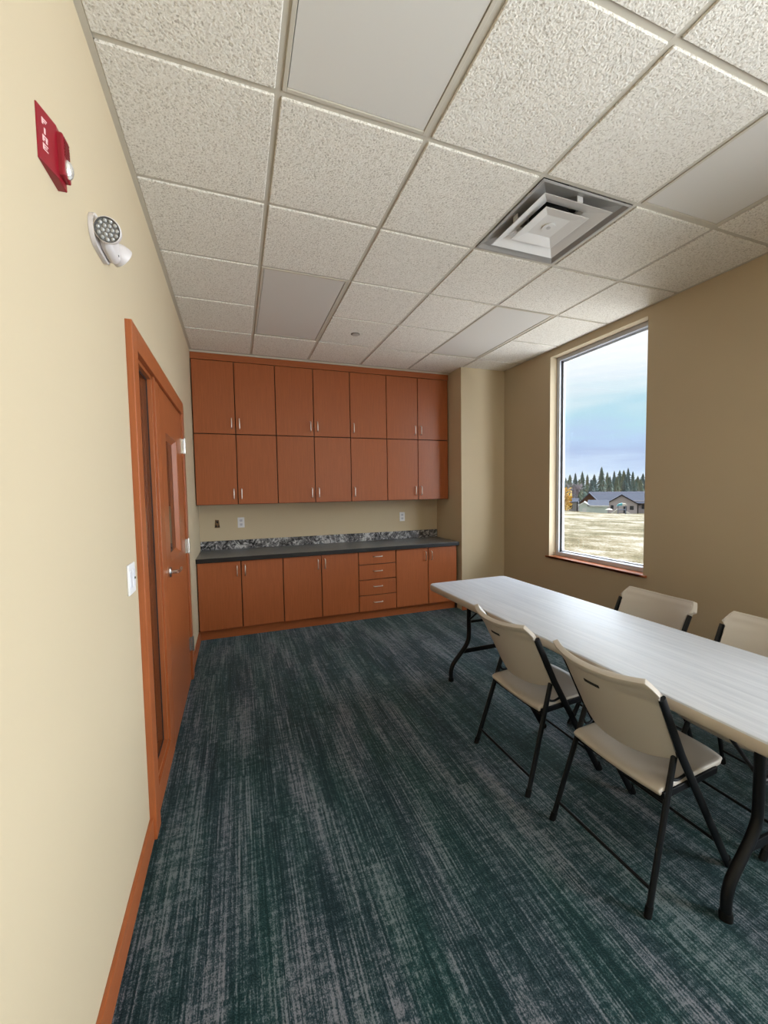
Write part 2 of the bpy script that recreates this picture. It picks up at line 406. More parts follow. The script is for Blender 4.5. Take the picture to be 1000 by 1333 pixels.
def wall_cab(i0, i1, z0, z1, label, sides):
    x0, x1 = UX[i0], UX[i1]
    c = thing('wall_cabinet', label, 'cabinet', (x0, UY, z0), group='upper wall cabinets')
    bm = bmesh.new(); bx(bm, .001, x1-x0-.001, DT+.002, YF-UY-.002, .001, z1-z0-.001)
    obj('cabinet_box', bm, 'carcass', c)
    for k in range(i0, i1):
        dd = door_panel(c, 'door', UX[k]-x0, UX[k+1]-x0, 0, z1-z0, 0)
        hx = (UX[k+1]-x0-.040) if sides[k-i0] == 'R' else (UX[k]-x0+.040)
        pull(dd, hx, 0, .115)
    # cabinet underside panel
    if z0 < 1.5: box('bottom_panel', 'wood_x', .002, x1-x0-.002, DT+.004, YF-UY-.004, -.001, .0005, c)
    return c
rows = ((1.390, 2.145, 'lower row'), (2.145, 2.912, 'top row'))
for z0, z1, nm in rows:
    wall_cab(0, 2, z0, z1, f'cherry two-door wall cabinet in the {nm}, in the corner by the door', 'RL')
    wall_cab(2, 4, z0, z1, f'cherry two-door wall cabinet in the {nm}, second from the door', 'RL')
    wall_cab(4, 5, z0, z1, f'narrow single-door cherry wall cabinet in the {nm}', 'L')
    wall_cab(5, 7, z0, z1, f'cherry two-door wall cabinet in the {nm}, beside the boxed out corner', 'RL')
tag(box('crown_board', 'wood_x', .004, 3.012, UY, UY+.02, 2.914, 2.98), 'long cherry filler board between the wall cabinets and the ceiling', 'board')

BX = [.006, .427, .853, 1.27, 1.70, 2.165, 2.59, 2.99]
BY = 2.826
KZ = .108; BZ = .816
def base_cab(i0, i1, label):
    x0, x1 = BX[i0], BX[i1]
    c = thing('base_cabinet', label, 'cabinet', (x0, BY, 0), group='lower base cabinets')
    bm = bmesh.new(); bx(bm, .001, x1-x0-.001, DT+.002, YF-BY-.002, KZ, BZ-.001); obj('cabinet_box', bm, 'carcass', c)
    bm = bmesh.new(); bx(bm, 0, x1-x0, .062, .08, 0, KZ); obj('toe_kick', bm, 'wood_x', c)
    return c
for i0, lab in ((0, 'cherry two-door base cabinet in the corner by the door'), (2, 'cherry two-door base cabinet left of the drawers'), (5, 'cherry two-door base cabinet right of the drawers, partly behind the table')):
    c = base_cab(i0, i0+2, lab); x0 = BX[i0]
    for k, s in ((i0, 'R'), (i0+1, 'L')):
        dd = door_panel(c, 'door', BX[k]-x0, BX[k+1]-x0, KZ, BZ, 0)
        pull(dd, (BX[k+1]-x0-.040) if s == 'R' else (BX[k]-x0+.040), 0, BZ-.105)
c = base_cab(4, 5, 'narrow cherry base cabinet with four drawers'); dz = [KZ, .296, .480, .659, BZ]
for k in range(4):
    dr = door_panel(c, 'drawer', 0, BX[5]-BX[4], dz[k], dz[k+1], 0)
    pull(dr, (BX[5]-BX[4])/2, 0, (dz[k]+dz[k+1])/2+.012, True)
# worktop
wt = thing('worktop', 'long grey granite-look worktop with black front edge and backsplash', 'worktop', (0, 2.796, .817))
bm = bmesh.new(); bx(bm, .003, 3.012, .004, YF-2.796-.001, 0, .042); obj('top_surface', bm, 'granite_top', wt, bevel=.002)
bm = bmesh.new(); bx(bm, .003, 3.004, -.004, .0042, -.004, .0405); tag(obj('front_edge', bm, 'black_edge', wt, bevel=.004), 'black front edge')
bm = bmesh.new(); bx(bm, .003, 3.012, YF-2.796-.02, YF-2.796, .0425, .148); tag(obj('backsplash', bm, 'granite', wt, bevel=.002), 'black and white veined backsplash')
tag(box('filler_strip', 'carcass', 2.992, 3.016, 2.87, 2.89, 0, .81), 'dark filler strip between base cabinets and boxed out wall corner', 'filler')

# ------------------------------------------------------------------ wall plates
def outlet(x, z, label):
    o = thing('power_outlet', label, 'outlet', (x, YF, z), group='white outlets above the worktop')
    bm = bmesh.new(); bx(bm, -.038, .038, -.006, 0, -.06, .06); obj('cover_plate', bm, 'white_plastic', o, bevel=.003)
    for s in (-1, 1):
        bm = bmesh.new(); bx(bm, -.017, .017, -.0085, -.005, s*.024-.015, s*.024+.015, bev=.002)
        r = obj('receptacle', bm, mat('outlet_face', (.62, .63, .68), .4), o)
        bm = bmesh.new(); zc = s*.024
        bx(bm, -.008, -.006, -.0095, -.008, zc-.003, zc+.008); bx(bm, .006, .008, -.0095, -.008, zc-.003, zc+.008); bx(bm, -.002, .002, -.0095, -.008, zc-.011, zc-.007)
        obj('slot', bm, 'dark', r)
    return o
outlet(.447, 1.167, 'white duplex outlet left, next to the open junction box')
outlet(2.494, 1.158, 'white duplex outlet at the right end above the worktop')
j = thing('junction_box', 'open brown electrical box without cover in the wall above the worktop', 'electrical box', (.186, YF+.001, 1.163))
bm = bmesh.new()
prism(bm, [(-.028, -.047), (.030, -.047), (.020, .042), (-.020, .047)], 'y', -.003, 0); obj('box_rim', bm, 'brown_box', j)
bm = bmesh.new()
for x0, z0, x1, z1 in ((-.02, -.04, -.004, -.018), (.004, -.036, .024, -.02), (-.014, .006, .012, .03)):
    bm = bmesh.new(); bx(bm, x0, x1, -.0045, -.0028, z0, z1); obj('opening', bm, 'dark', j)
bm = bmesh.new(); tube(bm, smooth_path([(-.012, -.004, .02), (-.002, -.012, .0), (.006, -.010, -.02), (.012, -.004, -.03)], 5), .0025, seg=8); obj('wire', bm, mat('copper_wire', (.35, .17, .06), .4, .6), j, smooth=True)

s = thing('light_switch', 'white double light switch plate on the left wall beside the door frame', 'light switch', (0, .225, 1.195))
bm = bmesh.new(); bx(bm, 0, .008, -.053, .05, -.06, .06); obj('cover_plate', bm, 'white_plastic', s, bevel=.003)
for yy in (-.024, .024):
    bm = bmesh.new(); bx(bm, .007, .0105, yy-.017, yy+.017, -.034, .034, bev=.0015); rk = obj('rocker', bm, mat('switch_rocker', (.74, .75, .80), .35), s)
bm = bmesh.new(); bx(bm, .010, .0135, -.002+.024, .004+.024, -.006, .002); obj('sensor_lens', bm, 'dark', rk)

# fire alarm
fa = thing('fire_alarm', 'red wall fire alarm with clear strobe and FIRE lettering', 'fire alarm', (-.001, -.356, 2.378))
bm = bmesh.new(); prism(bm, [(0, -.058), (.004, -.058), (.021, .004), (.021, .058), (0, .058)], 'z', -.063, .063); obj('back_plate', bm, 'red', fa, bevel=.003)
bm = bmesh.new()
prism(bm, [(.004, -.052), (.052, -.048), (.055, .030), (.046, .054), (.004, .050)], 'x', .010, .033); hs = obj('horn_housing', bm, 'red', fa, bevel=.004)
bm = bmesh.new()
for k in range(7): bx(bm, .0325, .0345, .012, .044, .000+k*.0068, .0036+k*.0068)
obj('horn_grille', bm, mat('alarm_grille', (.20, .004, .01), .4), hs)
bm = bmesh.new()
lathe(bm, [(.018, 0), (.018, .004), (.014, .009), (.008, .012), (.001, .013)], 10, Matrix.Translation((.0325, .028, -.024)) @ R90 @ Matrix.Diagonal((1.25, .9, 1, 1)))
obj('strobe_lens', bm, 'lens', fa)
bm = bmesh.new()
def letter(rects, zc):
    for a, b, c2, d2 in rects:
        ya, yb = -.044+a*.016, -.044+b*.016; za, zb = zc+c2*.014-.007, zc+d2*.014-.007
        fx = lambda y: .004+.017*(y+.058)/.062
        prism(bm, [(fx(ya)-.001, ya), (fx(ya)+.0007, ya), (fx(yb)+.0007, yb), (fx(yb)-.001, yb)], 'z', za, zb)
letter([(0, .28, 0, 1), (.28, 1, .78, 1), (.28, .8, .42, .62)], .033)
letter([(.36, .64, 0, 1)], .013)
letter([(0, .28, 0, 1), (.28, 1, .8, 1), (.72, 1, .5, .8), (.28, .85, .4, .58), (.62, .95, 0, .4)], -.006)
letter([(0, .28, 0, 1), (.28, 1, .8, 1), (.28, .8, .42, .6), (.28, 1, 0, .2)], -.025)
obj('lettering', bm, 'letter', fa)

# emergency light
el = thing('emergency_light', 'white twin-head emergency light on the left wall above the door', 'emergency light', (0, .024, 2.378))
def pill(hw, hh, n=12):
    pts = []
    for k in range(n+1):
        a = -math.pi/2+math.pi*k/n; pts.append((hw-hh+hh*math.cos(a), hh*math.sin(a)))
    for k in range(n+1):
        a = math.pi/2+math.pi*k/n; pts.append((-hw+hh+hh*math.cos(a), hh*math.sin(a)))
    return pts
bm = bmesh.new(); prism(bm, pill(.095, .052), 'x', -.001, .016); obj('back_plate', bm, 'offwhite', el, smooth='auto', bevel=.003)
bm = bmesh.new(); prism(bm, [(y_+.014, z_) for y_, z_ in pill(.078, .047)], 'x', .014, .050); ob = obj('housing', bm, 'offwhite', el, smooth='auto', bevel=.018)
ob.modifiers[0].segments = 4
bm = bmesh.new(); lathe(bm, [(.0035, 0), (.0035, .002)], 12, Matrix.Translation((.0492, .045, -.022)) @ R90); obj('indicator', bm, 'dark', el)
def lamp_head(loc, direction, k=1.0):
    q = Vector((0, 0, 1)).rotation_difference(Vector(direction).normalized()).to_matrix().to_4x4(); mt = Matrix.Translation(loc) @ q @ Matrix.Scale(k, 4)
    bm = bmesh.new(); lathe(bm, [(.018, -.050), (.034, -.042), (.046, -.02), (.050, .004), (.050, .012), (.047, .014), (.045, .006)], 32, mt)
    hd = obj('lamp_head', bm, 'offwhite', el, smooth='auto')
    bm = bmesh.new(); lathe(bm, [(.0448, .0055), (.0448, .0075), (.001, .0078)], 32, mt); obj('lamp_lens', bm, mat('lamp_lens_glass', (.22, .225, .23), .2, .3), hd, smooth='auto')
    bm = bmesh.new()
    for rr, cnt in ((0, 1), (.018, 6), (.035, 11)):
        for q_ in range(cnt):
            a = 2*math.pi*q_/cnt; lathe(bm, [(.0082, .0074), (.0078, .010), (.004, .013), (.0006, .0135)], 8, mt @ Matrix.Translation((rr*math.cos(a), rr*math.sin(a), 0)))
    tag(obj('led_cups', bm, mat('led_cup', (.46, .47, .47), .15, .3), hd, smooth=True), kind='stuff')
    bm = bmesh.new(); lathe(bm, [(.0452, .006), (.0465, .0142), (.0445, .0145), (.0440, .006)], 32, mt); obj('bezel', bm, mat('dark_bezel', (.10, .10, .10), .3), hd, smooth='auto')
lamp_head((.052, -.084, -.012), (-.02, -.93, -.28), .76)
lamp_head((.046, .104, .006), (.62, .68, -.42), .78)

# ------------------------------------------------------------------ ceiling fixtures
def ceil_light(c0, r0, label):
    x0, x1, y0, y1 = x_lines[c0], x_lines[c0+1], r0*T, (r0+2)*T
    o = thing('ceiling_light', label, 'ceiling light', ((x0+x1)/2, (y0+y1)/2, H), group='flat ceiling light panels')
    hx, hy = (x1-x0)/2-.0125, (y1-y0)/2-.0125; f = .016
    bm = bmesh.new()
    for a, b, e, g in ((-hx, -hx+f, -hy, hy), (hx-f, hx, -hy, hy), (-hx+f, hx-f, -hy, -hy+f), (-hx+f, hx-f, hy-f, hy)): bx(bm, a, b, e, g, -.002, .02)
    obj('frame', bm, 'tee', o, bevel=.0015)
    bm = bmesh.new(); bx(bm, -hx+f-.001+.004, hx-f-.003, -hy+f+.003, hy-f-.003, .001, .012); obj('diffuser', bm, 'diffuser', o)
    bm = bmesh.new(); bx(bm, -hx+f-.002, hx-f+.002, -hy+f-.002, hy-f+.002, .012, .05); obj('backing', bm, 'dark', o)
    return o
ceil_light(1, -2, 'flat off-white ceiling light panel nearest the viewer, at the top centre')
ceil_light(1, 2, 'flat off-white ceiling light panel in front of the wall cabinets')
ceil_light(4, -2, 'flat off-white ceiling light panel at the right, beyond the air vent toward the viewer')
ceil_light(4, 2, 'flat off-white ceiling light panel near the window, before the boxed out corner')

# air vent (square cone diffuser)
vx0, vx1, vy0, vy1 = x_lines[3]+.0125, x_lines[4]-.0125, .0125, T-.0125
vx, vy = (vx0+vx1)/2, (vy0+vy1)/2; vh = (vx1-vx0)/2
av = thing('air_vent', 'square white metal ceiling air vent with stepped cones', 'air vent', (vx, vy, H))
def sq_ring(bm, prof):
    rings = []
    for h, z in prof: rings.append([bm.verts.new(p) for p in ((-h, -h, z), (h, -h, z), (h, h, z), (-h, h, z))])
    for a, b in zip(rings, rings[1:]):
        for k in range(4): bm.faces.new((a[k], a[(k+1) % 4], b[(k+1) % 4], b[k]))
    return rings
def sheet(name, prof, m, thick=.0015, cap=False):
    bm = bmesh.new(); r = sq_ring(bm, prof)
    if cap: bm.faces.new(r[-1])
    o = obj(name, bm, m, av); sd = o.modifiers.new('s', 'SOLIDIFY'); sd.thickness = thick; sd.offset = 0; return o
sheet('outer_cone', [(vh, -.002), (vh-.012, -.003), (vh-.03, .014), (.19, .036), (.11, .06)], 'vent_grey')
sheet('middle_cone', [(.226, -.008), (.222, -.007), (.128, .034), (.112, .050)], 'vent')
sheet('centre_plaque', [(.146, -.006), (.142, -.006), (.080, .008), (.01, .010)], 'vent', cap=True)
bm = bmesh.new(); lathe(bm, [(.036, -.003), (.036, .001), (.03, .008)], 28, Matrix.Translation((0, 0, .004))); obj('centre_disc', bm, 'vent', av, smooth='auto')
bm = bmesh.new(); lathe(bm, [(.012, -.004), (.012, .0)], 18, Matrix.Translation((0, 0, .003))); obj('centre_button', bm, mat('vent_button', (.5, .49, .48), .4), av)
bm = bmesh.new(); lathe(bm, [(.105, .046), (.105, .3)], 32); obj('duct', bm, 'dark', av)
for sx, sy in ((0, -1), (0, 1), (-1, 0), (1, 0)):
    bm = bmesh.new(); bx(bm, -.018 if sx == 0 else sx*.225-.002, .018 if sx == 0 else sx*.225+.002, -.018 if sy == 0 else sy*.225-.002, .018 if sy == 0 else sy*.225+.002, -.004, .04)
    obj('clip', bm, 'vent', av)
# sprinkler cover
sc = thing('sprinkler_cover', 'small round metal sprinkler cover in a ceiling tile before the cabinets', 'sprinkler', (1.513, 2.14, H-.004))
bm = bmesh.new(); lathe(bm, [(.042, 0), (.042, -.004), (.038, -.006)], 28); obj('rim', bm, mat('sprinkler_rim', (.28, .25, .22), .4, .3), sc, smooth='auto')
bm = bmesh.new(); lathe(bm, [(.034, -.0055), (.033, -.009), (.028, -.010)], 28); obj('cap', bm, mat('sprinkler_cap', (.48, .45, .41), .4), sc, smooth='auto')

# ------------------------------------------------------------------ folding table
TX, TYc, TL, TW, TZ = 2.272, .18, 2.44, .762, .742
tb = thing('folding_table', 'long white plastic folding table on bent dark steel legs', 'table', (TX, TYc, 0), math.radians(.5))
def rrect(hx, hy, r, n=6):
    P = []
    for cx, cy, a0 in ((hx-r, hy-r, 0), (-hx+r, hy-r, 90), (-hx+r, -hy+r, 180), (hx-r, -hy+r, 270)):
        for k in range(n+1):
            a = math.radians(a0+90*k/n); P.append((cx+r*math.cos(a), cy+r*math.sin(a)))
    return P
def slab(bm, layers, r=.05):
    rings = []
    for ins, z in layers: rings.append([bm.verts.new((x, y, z)) for x, y in rrect(TW/2-ins, TL/2-ins, max(.012, r-ins*.6))])
    n = len(rings[0])
    for a, b in zip(rings, rings[1:]):
        for k in range(n): bm.faces.new((a[k], a[(k+1) % n], b[(k+1) % n], b[k]))
    return rings
bm = bmesh.new(); r_ = slab(bm, [(.003, TZ-.007), (.0065, TZ-.002), (.014, TZ)]); bm.faces.new(r_[-1])
r2 = slab(bm, [(.003, TZ-.007), (.003, TZ-.012)])
top = obj('tabletop', bm, 'table_top', tb, smooth='auto')
bm = bmesh.new(); r_ = slab(bm, [(.003, TZ-.0075), (0, TZ-.014), (.001, TZ-.044), (.006, TZ-.05), (.02, TZ-.05), (.03, TZ-.03)]); bm.faces.new(r_[-1])
obj('edge_and_underside', bm, 'table_edge', tb, smooth='auto')
for sx in (-1, 1):
    bm = bmesh.new(); bx(bm, sx*.16-.012, sx*.16+.012, -TL/2+.12, TL/2-.12, TZ-.062, TZ-.031); obj('side_rail', bm, 'grey_metal', tb)
for sy, yl in ((1, .985), (-1, -.93)):
    fr = bpy.data.objects.new('leg_frame', None); C.objects.link(fr); fr.parent = tb; fr.location = (0, yl, 0)
    for sx in (-1, 1):
        a = sx
        pts = [(a*.135, 0, TZ-.04), (a*.135, 0, .5), (a*.136, 0, .345), (a*.150, 0, .29), (a*.185, 0, .24), (a*.268, 0, .150), (a*.292, 0, .11), (a*.302, 0, .07), (a*.302, 0, .012)]
        bm = bmesh.new(); tube(bm, smooth_path(pts, 5), .0175, .0175, 16); lg = obj('leg', bm, 'grey_metal', fr, smooth='auto')
        bm = bmesh.new(); lathe(bm, [(.021, 0), (.021, .02), (.0185, .028)], 18, Matrix.Translation((a*.302, 0, 0))); obj('foot_cap', bm, 'foot', lg, smooth='auto')
    bm = bmesh.new(); tube(bm, [(-.135, 0, .455), (.135, 0, .455)], .011, seg=12); obj('cross_bar', bm, 'grey_metal', fr, smooth='auto')
    bm = bmesh.new(); tube(bm, [(-.16, 0, TZ-.045), (.16, 0, TZ-.045)], .014, seg=12); obj('hinge_bar', bm, 'grey_metal', fr, smooth='auto')
    bm = bmesh.new(); bx(bm, -.20, .20, -.006, .006, .205, .24); obj('lower_strap', bm, 'grey_metal', fr, bevel=.002)
    for sx in (-1, 1):
        bm = bmesh.new(); tube(bm, smooth_path([(sx*.135, 0, .47), (sx*.11, -sy*.16, .60), (sx*.05, -sy*.36, TZ-.052)], 4), .009, .007, 10); obj('brace', bm, 'grey_metal', fr, smooth='auto')
    bm = bmesh.new()
    ring = [Vector((-.118+.024*math.cos(t), -sy*.135, .585+.016*math.sin(t))) for t in [2*math.pi*k/16 for k in range(17)]]
    tube(bm, ring, .0028, seg=8, cap=False); obj('lock_ring', bm, 'chrome', fr, smooth='auto')

# ------------------------------------------------------------------ folding chairs (local: +x = front, rear feet at x=0)
def grid_surface(fn, nu, nv, skipf=None):
    bm = bmesh.new(); V = [[bm.verts.new(fn(-1+2*i/nu, j/nv)) for j in range(nv+1)] for i in range(nu+1)]
    for i in range(nu):
        for j in range(nv):
            if skipf and skipf(-1+2*(i+.5)/nu, (j+.5)/nv): continue
            bm.faces.new((V[i][j], V[i+1][j], V[i+1][j+1], V[i][j+1]))
    return bm
def solid(o, t, off=0, bev=.004):
    m = o.modifiers.new('solid', 'SOLIDIFY'); m.thickness = t; m.offset = off
    b = o.modifiers.new('round', 'BEVEL'); b.width = bev; b.segments = 2; b.limit_method = 'ANGLE'; b.angle_limit = math.radians(50)
def lerp(tbl, t):
    for (a, va), (b, vb) in zip(tbl, tbl[1:]):
        if t <= b: return va+(vb-va)*(t-a)/(b-a)
    return tbl[-1][1]
def front_x(z): return lerp([(0, .485), (.545, .170), (.785, .052), (.9, -.005)], z)
def make_chair():
    ch = thing('folding_chair', '', 'chair')
    for s in (-1, 1):
        bm = bmesh.new(); zs = [.0, .15, .3, .45, .545, .62, .7, .785]
        tube(bm, [(front_x(z), s*(.209+.014*z/.785), max(z, .002)) for z in zs], .0165, .010, 14); lg = obj('front_leg', bm, 'grey_metal', ch, smooth='auto')
        bm = bmesh.new(); tube(bm, [(.491, s*.209, 0), (.470, s*.2095, .036)], .0185, .012, 14); obj('foot_cap', bm, 'foot', lg, smooth='auto')
        bm = bmesh.new(); tube(bm, [(0.0, s*.228, .002), (.06, s*.217, .195), (.12, s*.205, .39), (.168, s*.197, .548)], .0145, .009, 14); lg = obj('rear_leg', bm, 'grey_metal', ch, smooth='auto')
        bm = bmesh.new(); tube(bm, [(-.002, s*.2285, 0), (.010, s*.226, .036)], .0165, .011, 14); obj('foot_cap', bm, 'foot', lg, smooth='auto')
        bm = bmesh.new(); prism(bm, [(.105, .385), (.40, .405), (.405, .432), (.385, .432), (.10, .412)], 'y', s*.190, s*.206); obj('seat_bracket', bm, 'grey_metal', ch, bevel=.002)
        bm = bmesh.new(); tube(bm, smooth_path([(.142, s*.196, .475), (.150, s*.196, .455), (.165, s*.197, .440), (.19, s*.199, .438), (.222, s*.204, .452)], 4), .006, .005, 8); obj('link', bm, 'grey_metal', ch, smooth='auto')
    bm = bmesh.new(); tube(bm, [(.025, -.222, .085), (.025, .222, .085)], .0065, seg=10, up=(0, 0, 1)); obj('rear_stretcher', bm, 'grey_metal', ch, smooth='auto')
    bm = bmesh.new(); tube(bm, [(front_x(.12), -.207, .12), (front_x(.12), .207, .12)], .0065, seg=10, up=(0, 0, 1)); obj('front_stretcher', bm, 'grey_metal', ch, smooth='auto')
    bm = bmesh.new(); tube(bm, [(.118, -.20, .375), (.118, .20, .375)], .009, seg=10, up=(0, 0, 1)); obj('seat_support', bm, 'grey_metal', ch, smooth='auto')
    # seat
    def seat(u, v):
        hw = .198 if v > .12 else .198
        hw *= 1-.10*max(0, (v-.82)/.18)**2
        x = .088+.412*v
        if v > .8: x -= .03*abs(u)**4*(v-.8)/.2
        sag = .022*(1-u*u)*math.sin(math.pi*min(1, .15+v*.9))
        z = .418+.022*v - sag - (.018*((v-.88)/.12)**2 if v > .88 else 0) - (.012*((.1-v)/.1)**2 if v < .1 else 0)
        return (x, u*hw, z)
    o = obj('seat', grid_surface(seat, 20, 26), 'chair_plastic', ch, smooth='auto'); solid(o, .022, 0, .006)
    # backrest
    def back(u, v):
        zb = .50+.030*abs(u)**3; zt = .857-.020*(1-u*u)
        if abs(u) > .905: zt -= .048*((abs(u)-.905)/.095)
        z = zb+(zt-zb)*v
        hw = lerp([(.48, .196), (.56, .202), (.775, .211), (.80, .232), (.9, .238)], z)
        x = front_x(z)-.004-.078*(1-abs(u)**2.2)
        if v > .93: x -= .009
        return (x, u*hw, z)
    o = obj('backrest', grid_surface(back, 36, 40), 'chair_plastic', ch, smooth='auto'); solid(o, .024, 0, .005)
    def slot(u, v):
        p = back(u*.165, .735+.035*v); return (p[0]-.0150, p[1], p[2])
    o2 = tag(obj('hand_slot', grid_surface(slot, 12, 2), 'dark', o), 'dark hand slot'); sd = o2.modifiers.new('s', 'SOLIDIFY'); sd.thickness = .002; sd.offset = 0  # dark strip on the rear face stands in for the shaded recess
    return ch
ch = make_chair()
CG = 'folding chairs around the table'
ch.location = (1.712, .186, 0); ch['group'] = CG
ch['label'] = 'putty plastic folding chair on the near side of the table, closer to the cabinets'
dup(ch, (1.726, -.424, 0), math.radians(.6), 'putty plastic folding chair on the near side of the table, closest to the viewer', CG)
dup(ch, (2.862, .145, 0), math.pi+math.radians(-1), 'putty plastic folding chair behind the table, nearest the window, only its back showing', CG)
dup(ch, (2.862, -.46, 0), math.pi+math.radians(-1), 'putty plastic folding chair behind the table, cut off by the right edge of the picture', CG)

# ------------------------------------------------------------------ outdoors
AZ = .8533
OUT = Matrix.Rotation(-AZ, 4, 'Z')        # local: +x right of the view line, +y away
OUT.translation = Vector((.406, -1.608, 0))
def ot(name, label, cat, s, L, z, group=None, kind=None, rz=0):
    p = OUT @ Vector((s, L, z)); return thing(name, label, cat, p, -AZ+rz, group, kind)
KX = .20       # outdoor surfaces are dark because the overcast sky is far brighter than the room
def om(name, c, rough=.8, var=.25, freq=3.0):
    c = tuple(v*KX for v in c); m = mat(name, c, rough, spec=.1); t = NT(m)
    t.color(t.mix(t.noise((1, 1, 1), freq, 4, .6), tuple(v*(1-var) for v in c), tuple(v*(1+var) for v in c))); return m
def ground_mat():
    m = mat('straw_field', (.1, .09, .06), .95, spec=.05); t = NT(m)
    a = t.noise((.30, .30, 1), 1.0, 4, .7); b = t.noise((2.0, 1.0, 1), 1.2, 5, .8); f = t.noise((8, 4.5, 1), 1.5, 4, .8)
    v = t.math('ADD', t.math('ADD', t.math('MULTIPLY', a, .55), t.math('MULTIPLY', b, .28)), t.math('MULTIPLY', f, .30))
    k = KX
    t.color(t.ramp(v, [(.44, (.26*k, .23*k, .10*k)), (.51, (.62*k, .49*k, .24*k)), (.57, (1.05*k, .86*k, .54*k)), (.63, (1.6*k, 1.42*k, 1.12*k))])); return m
M['ground'] = ground_mat()
bm = bmesh.new()
prof = [(4.0, -.75), (12, -.95), (25, -1.30), (45, -1.80), (60, -2.15), (64, -2.75), (80, -3.2), (130, -3.6)]
rows_ = []
for L, z in prof: rows_.append([bm.verts.new((s, L, z-.047*max(-14, min(14, s))*min(1, L/60)*(1 if L < 63 else .25))) for s in (-90, -40, -20, -10, -5, 0, 5, 10, 20, 60)])
for a, b in zip(rows_, rows_[1:]):
    for i in range(9): bm.faces.new((a[i], a[i+1], b[i+1], b[i]))
gnd = obj('field', bm, 'ground'); gnd.matrix_world = OUT @ Matrix.Translation((0, 1.2, 0)); struct(gnd, 'pale straw field outside the window', 'field')

M['roof'] = om('blue_grey_shingles', (.42, .45, .58), .8, .18, 6); M['siding'] = om('taupe_siding', (1.9, 1.7, 1.7), .8, .08, 2)
M['shed_wall'] = om('sage_siding', (2.2, 2.5, 2.3), .8, .08); M['trim_w'] = om('white_trim', (2.6, 2.6, 2.5), .7, .05); M['trim_d'] = om('dark_fascia', (.08, .07, .09), .7, .1)
M['brown_o'] = om('brown_timber', (.5, .26, .16), .7, .2); M['win_o'] = om('dark_house_glass', (.16, .18, .22), .4, .2); M['turq'] = om('turquoise_canopy', (.5, 1.7, 1.9), .6, .1)
M['white_o'] = om('white_slide', (2.6, 2.4, 2.1), .6, .05); M['post_o'] = om('grey_post', (.7, .8, 1.05), .7, .1)
def gable_roof(bm, x0, x1, y0, y1, ze, zr, axis, ov=.25, th=.12):
    """two roof slabs; axis = ridge direction"""
    if axis == 'x':
        ym = (y0+y1)/2; k = (zr-ze)/(ym-y0)
        prism(bm, [(y0-ov, ze-ov*k), (ym, zr), (y1+ov, ze-ov*k), (y1+ov, ze-ov*k-th), (ym, zr-th), (y0-ov, ze-ov*k-th)], 'x', x0-ov, x1+ov)
    else:
        xm = (x0+x1)/2; k = (zr-ze)/(xm-x0)
        prism(bm, [(x0-ov, ze-ov*k), (xm, zr), (x1+ov, ze-ov*k), (x1+ov, ze-ov*k-th), (xm, zr-th), (x0-ov, ze-ov*k-th)], 'y', y0-ov, y1+ov)
# main house; local z=0 at base
B0 = -3.3
hs = ot('house', 'taupe house with blue grey roof and front gable outside the window', 'house', 0, 78, B0)
bm = bmesh.new(); bx(bm, -2.7, 9.0, 2.2, 8.5, 0, 2.2); obj('wall', bm, 'siding', hs)
bm = bmesh.new(); gable_roof(bm, -2.6, 9.0, 2.0, 8.7, 1.95, 3.72, 'x'); obj('main_roof', bm, 'roof', hs)
bm = bmesh.new(); prism(bm, [(.2, 0), (4.5, 0), (4.5, 1.72), (2.2, 3.12), (.2, 1.85)], 'y', 0, 5.2); fw = obj('front_gable_wall', bm, 'siding', hs)
bm = bmesh.new()
prism(bm, [(-.1, 1.82), (2.2, 3.3), (4.75, 1.66), (4.75, 1.54), (2.2, 3.14), (-.1, 1.68)], 'y', -.3, 5.4); obj('front_gable_roof', bm, 'roof', hs)
bm = bmesh.new(); prism(bm, [(-.15, 1.80), (2.2, 3.31), (4.8, 1.64), (4.8, 1.46), (2.2, 3.10), (-.15, 1.62)], 'y', -.36, -.30); obj('gable_fascia', bm, 'trim_d', hs)
bm = bmesh.new(); bx(bm, 4.5, 9.2, 1.6, 1.75, 1.48, 1.66); bx(bm, 4.45, 4.6, -.06, .06, 0, 1.6); obj('eave_fascia', bm, 'trim_d', hs)
for x0, x1, z0, z1 in ((.65, 1.05, .85, 1.5), (2.5, 2.95, .2, 1.3), (3.4, 3.95, .75, 1.4)):
    box('house_window', 'win_o', x0, x1, -.05, .02, z0, z1, hs)
bm = bmesh.new(); bx(bm, 5.2, 5.7, 2.12, 2.22, .8, 1.5); obj('house_window', bm, 'win_o', hs)
# timber gable at the left end
bm = bmesh.new(); prism(bm, [(-4.2, 1.9), (-2.62, 3.45), (-1.5, 2.3), (-1.5, 1.9)], 'y', 1.2, 2.4); obj('timber_gable', bm, 'brown_o', hs)
bm = bmesh.new(); prism(bm, [(-4.45, 1.72), (-2.62, 3.62), (-1.35, 2.25), (-1.35, 2.08), (-2.62, 3.42), (-4.45, 1.55)], 'y', .9, 2.6); obj('timber_gable_roof', bm, 'roof', hs)
bm = bmesh.new(); bx(bm, -4.1, -3.95, 1.0, 1.15, 0, 1.9); bx(bm, -4.2, -1.6, 1.1, 1.2, 1.82, 1.98); obj('porch_post', bm, 'brown_o', hs)
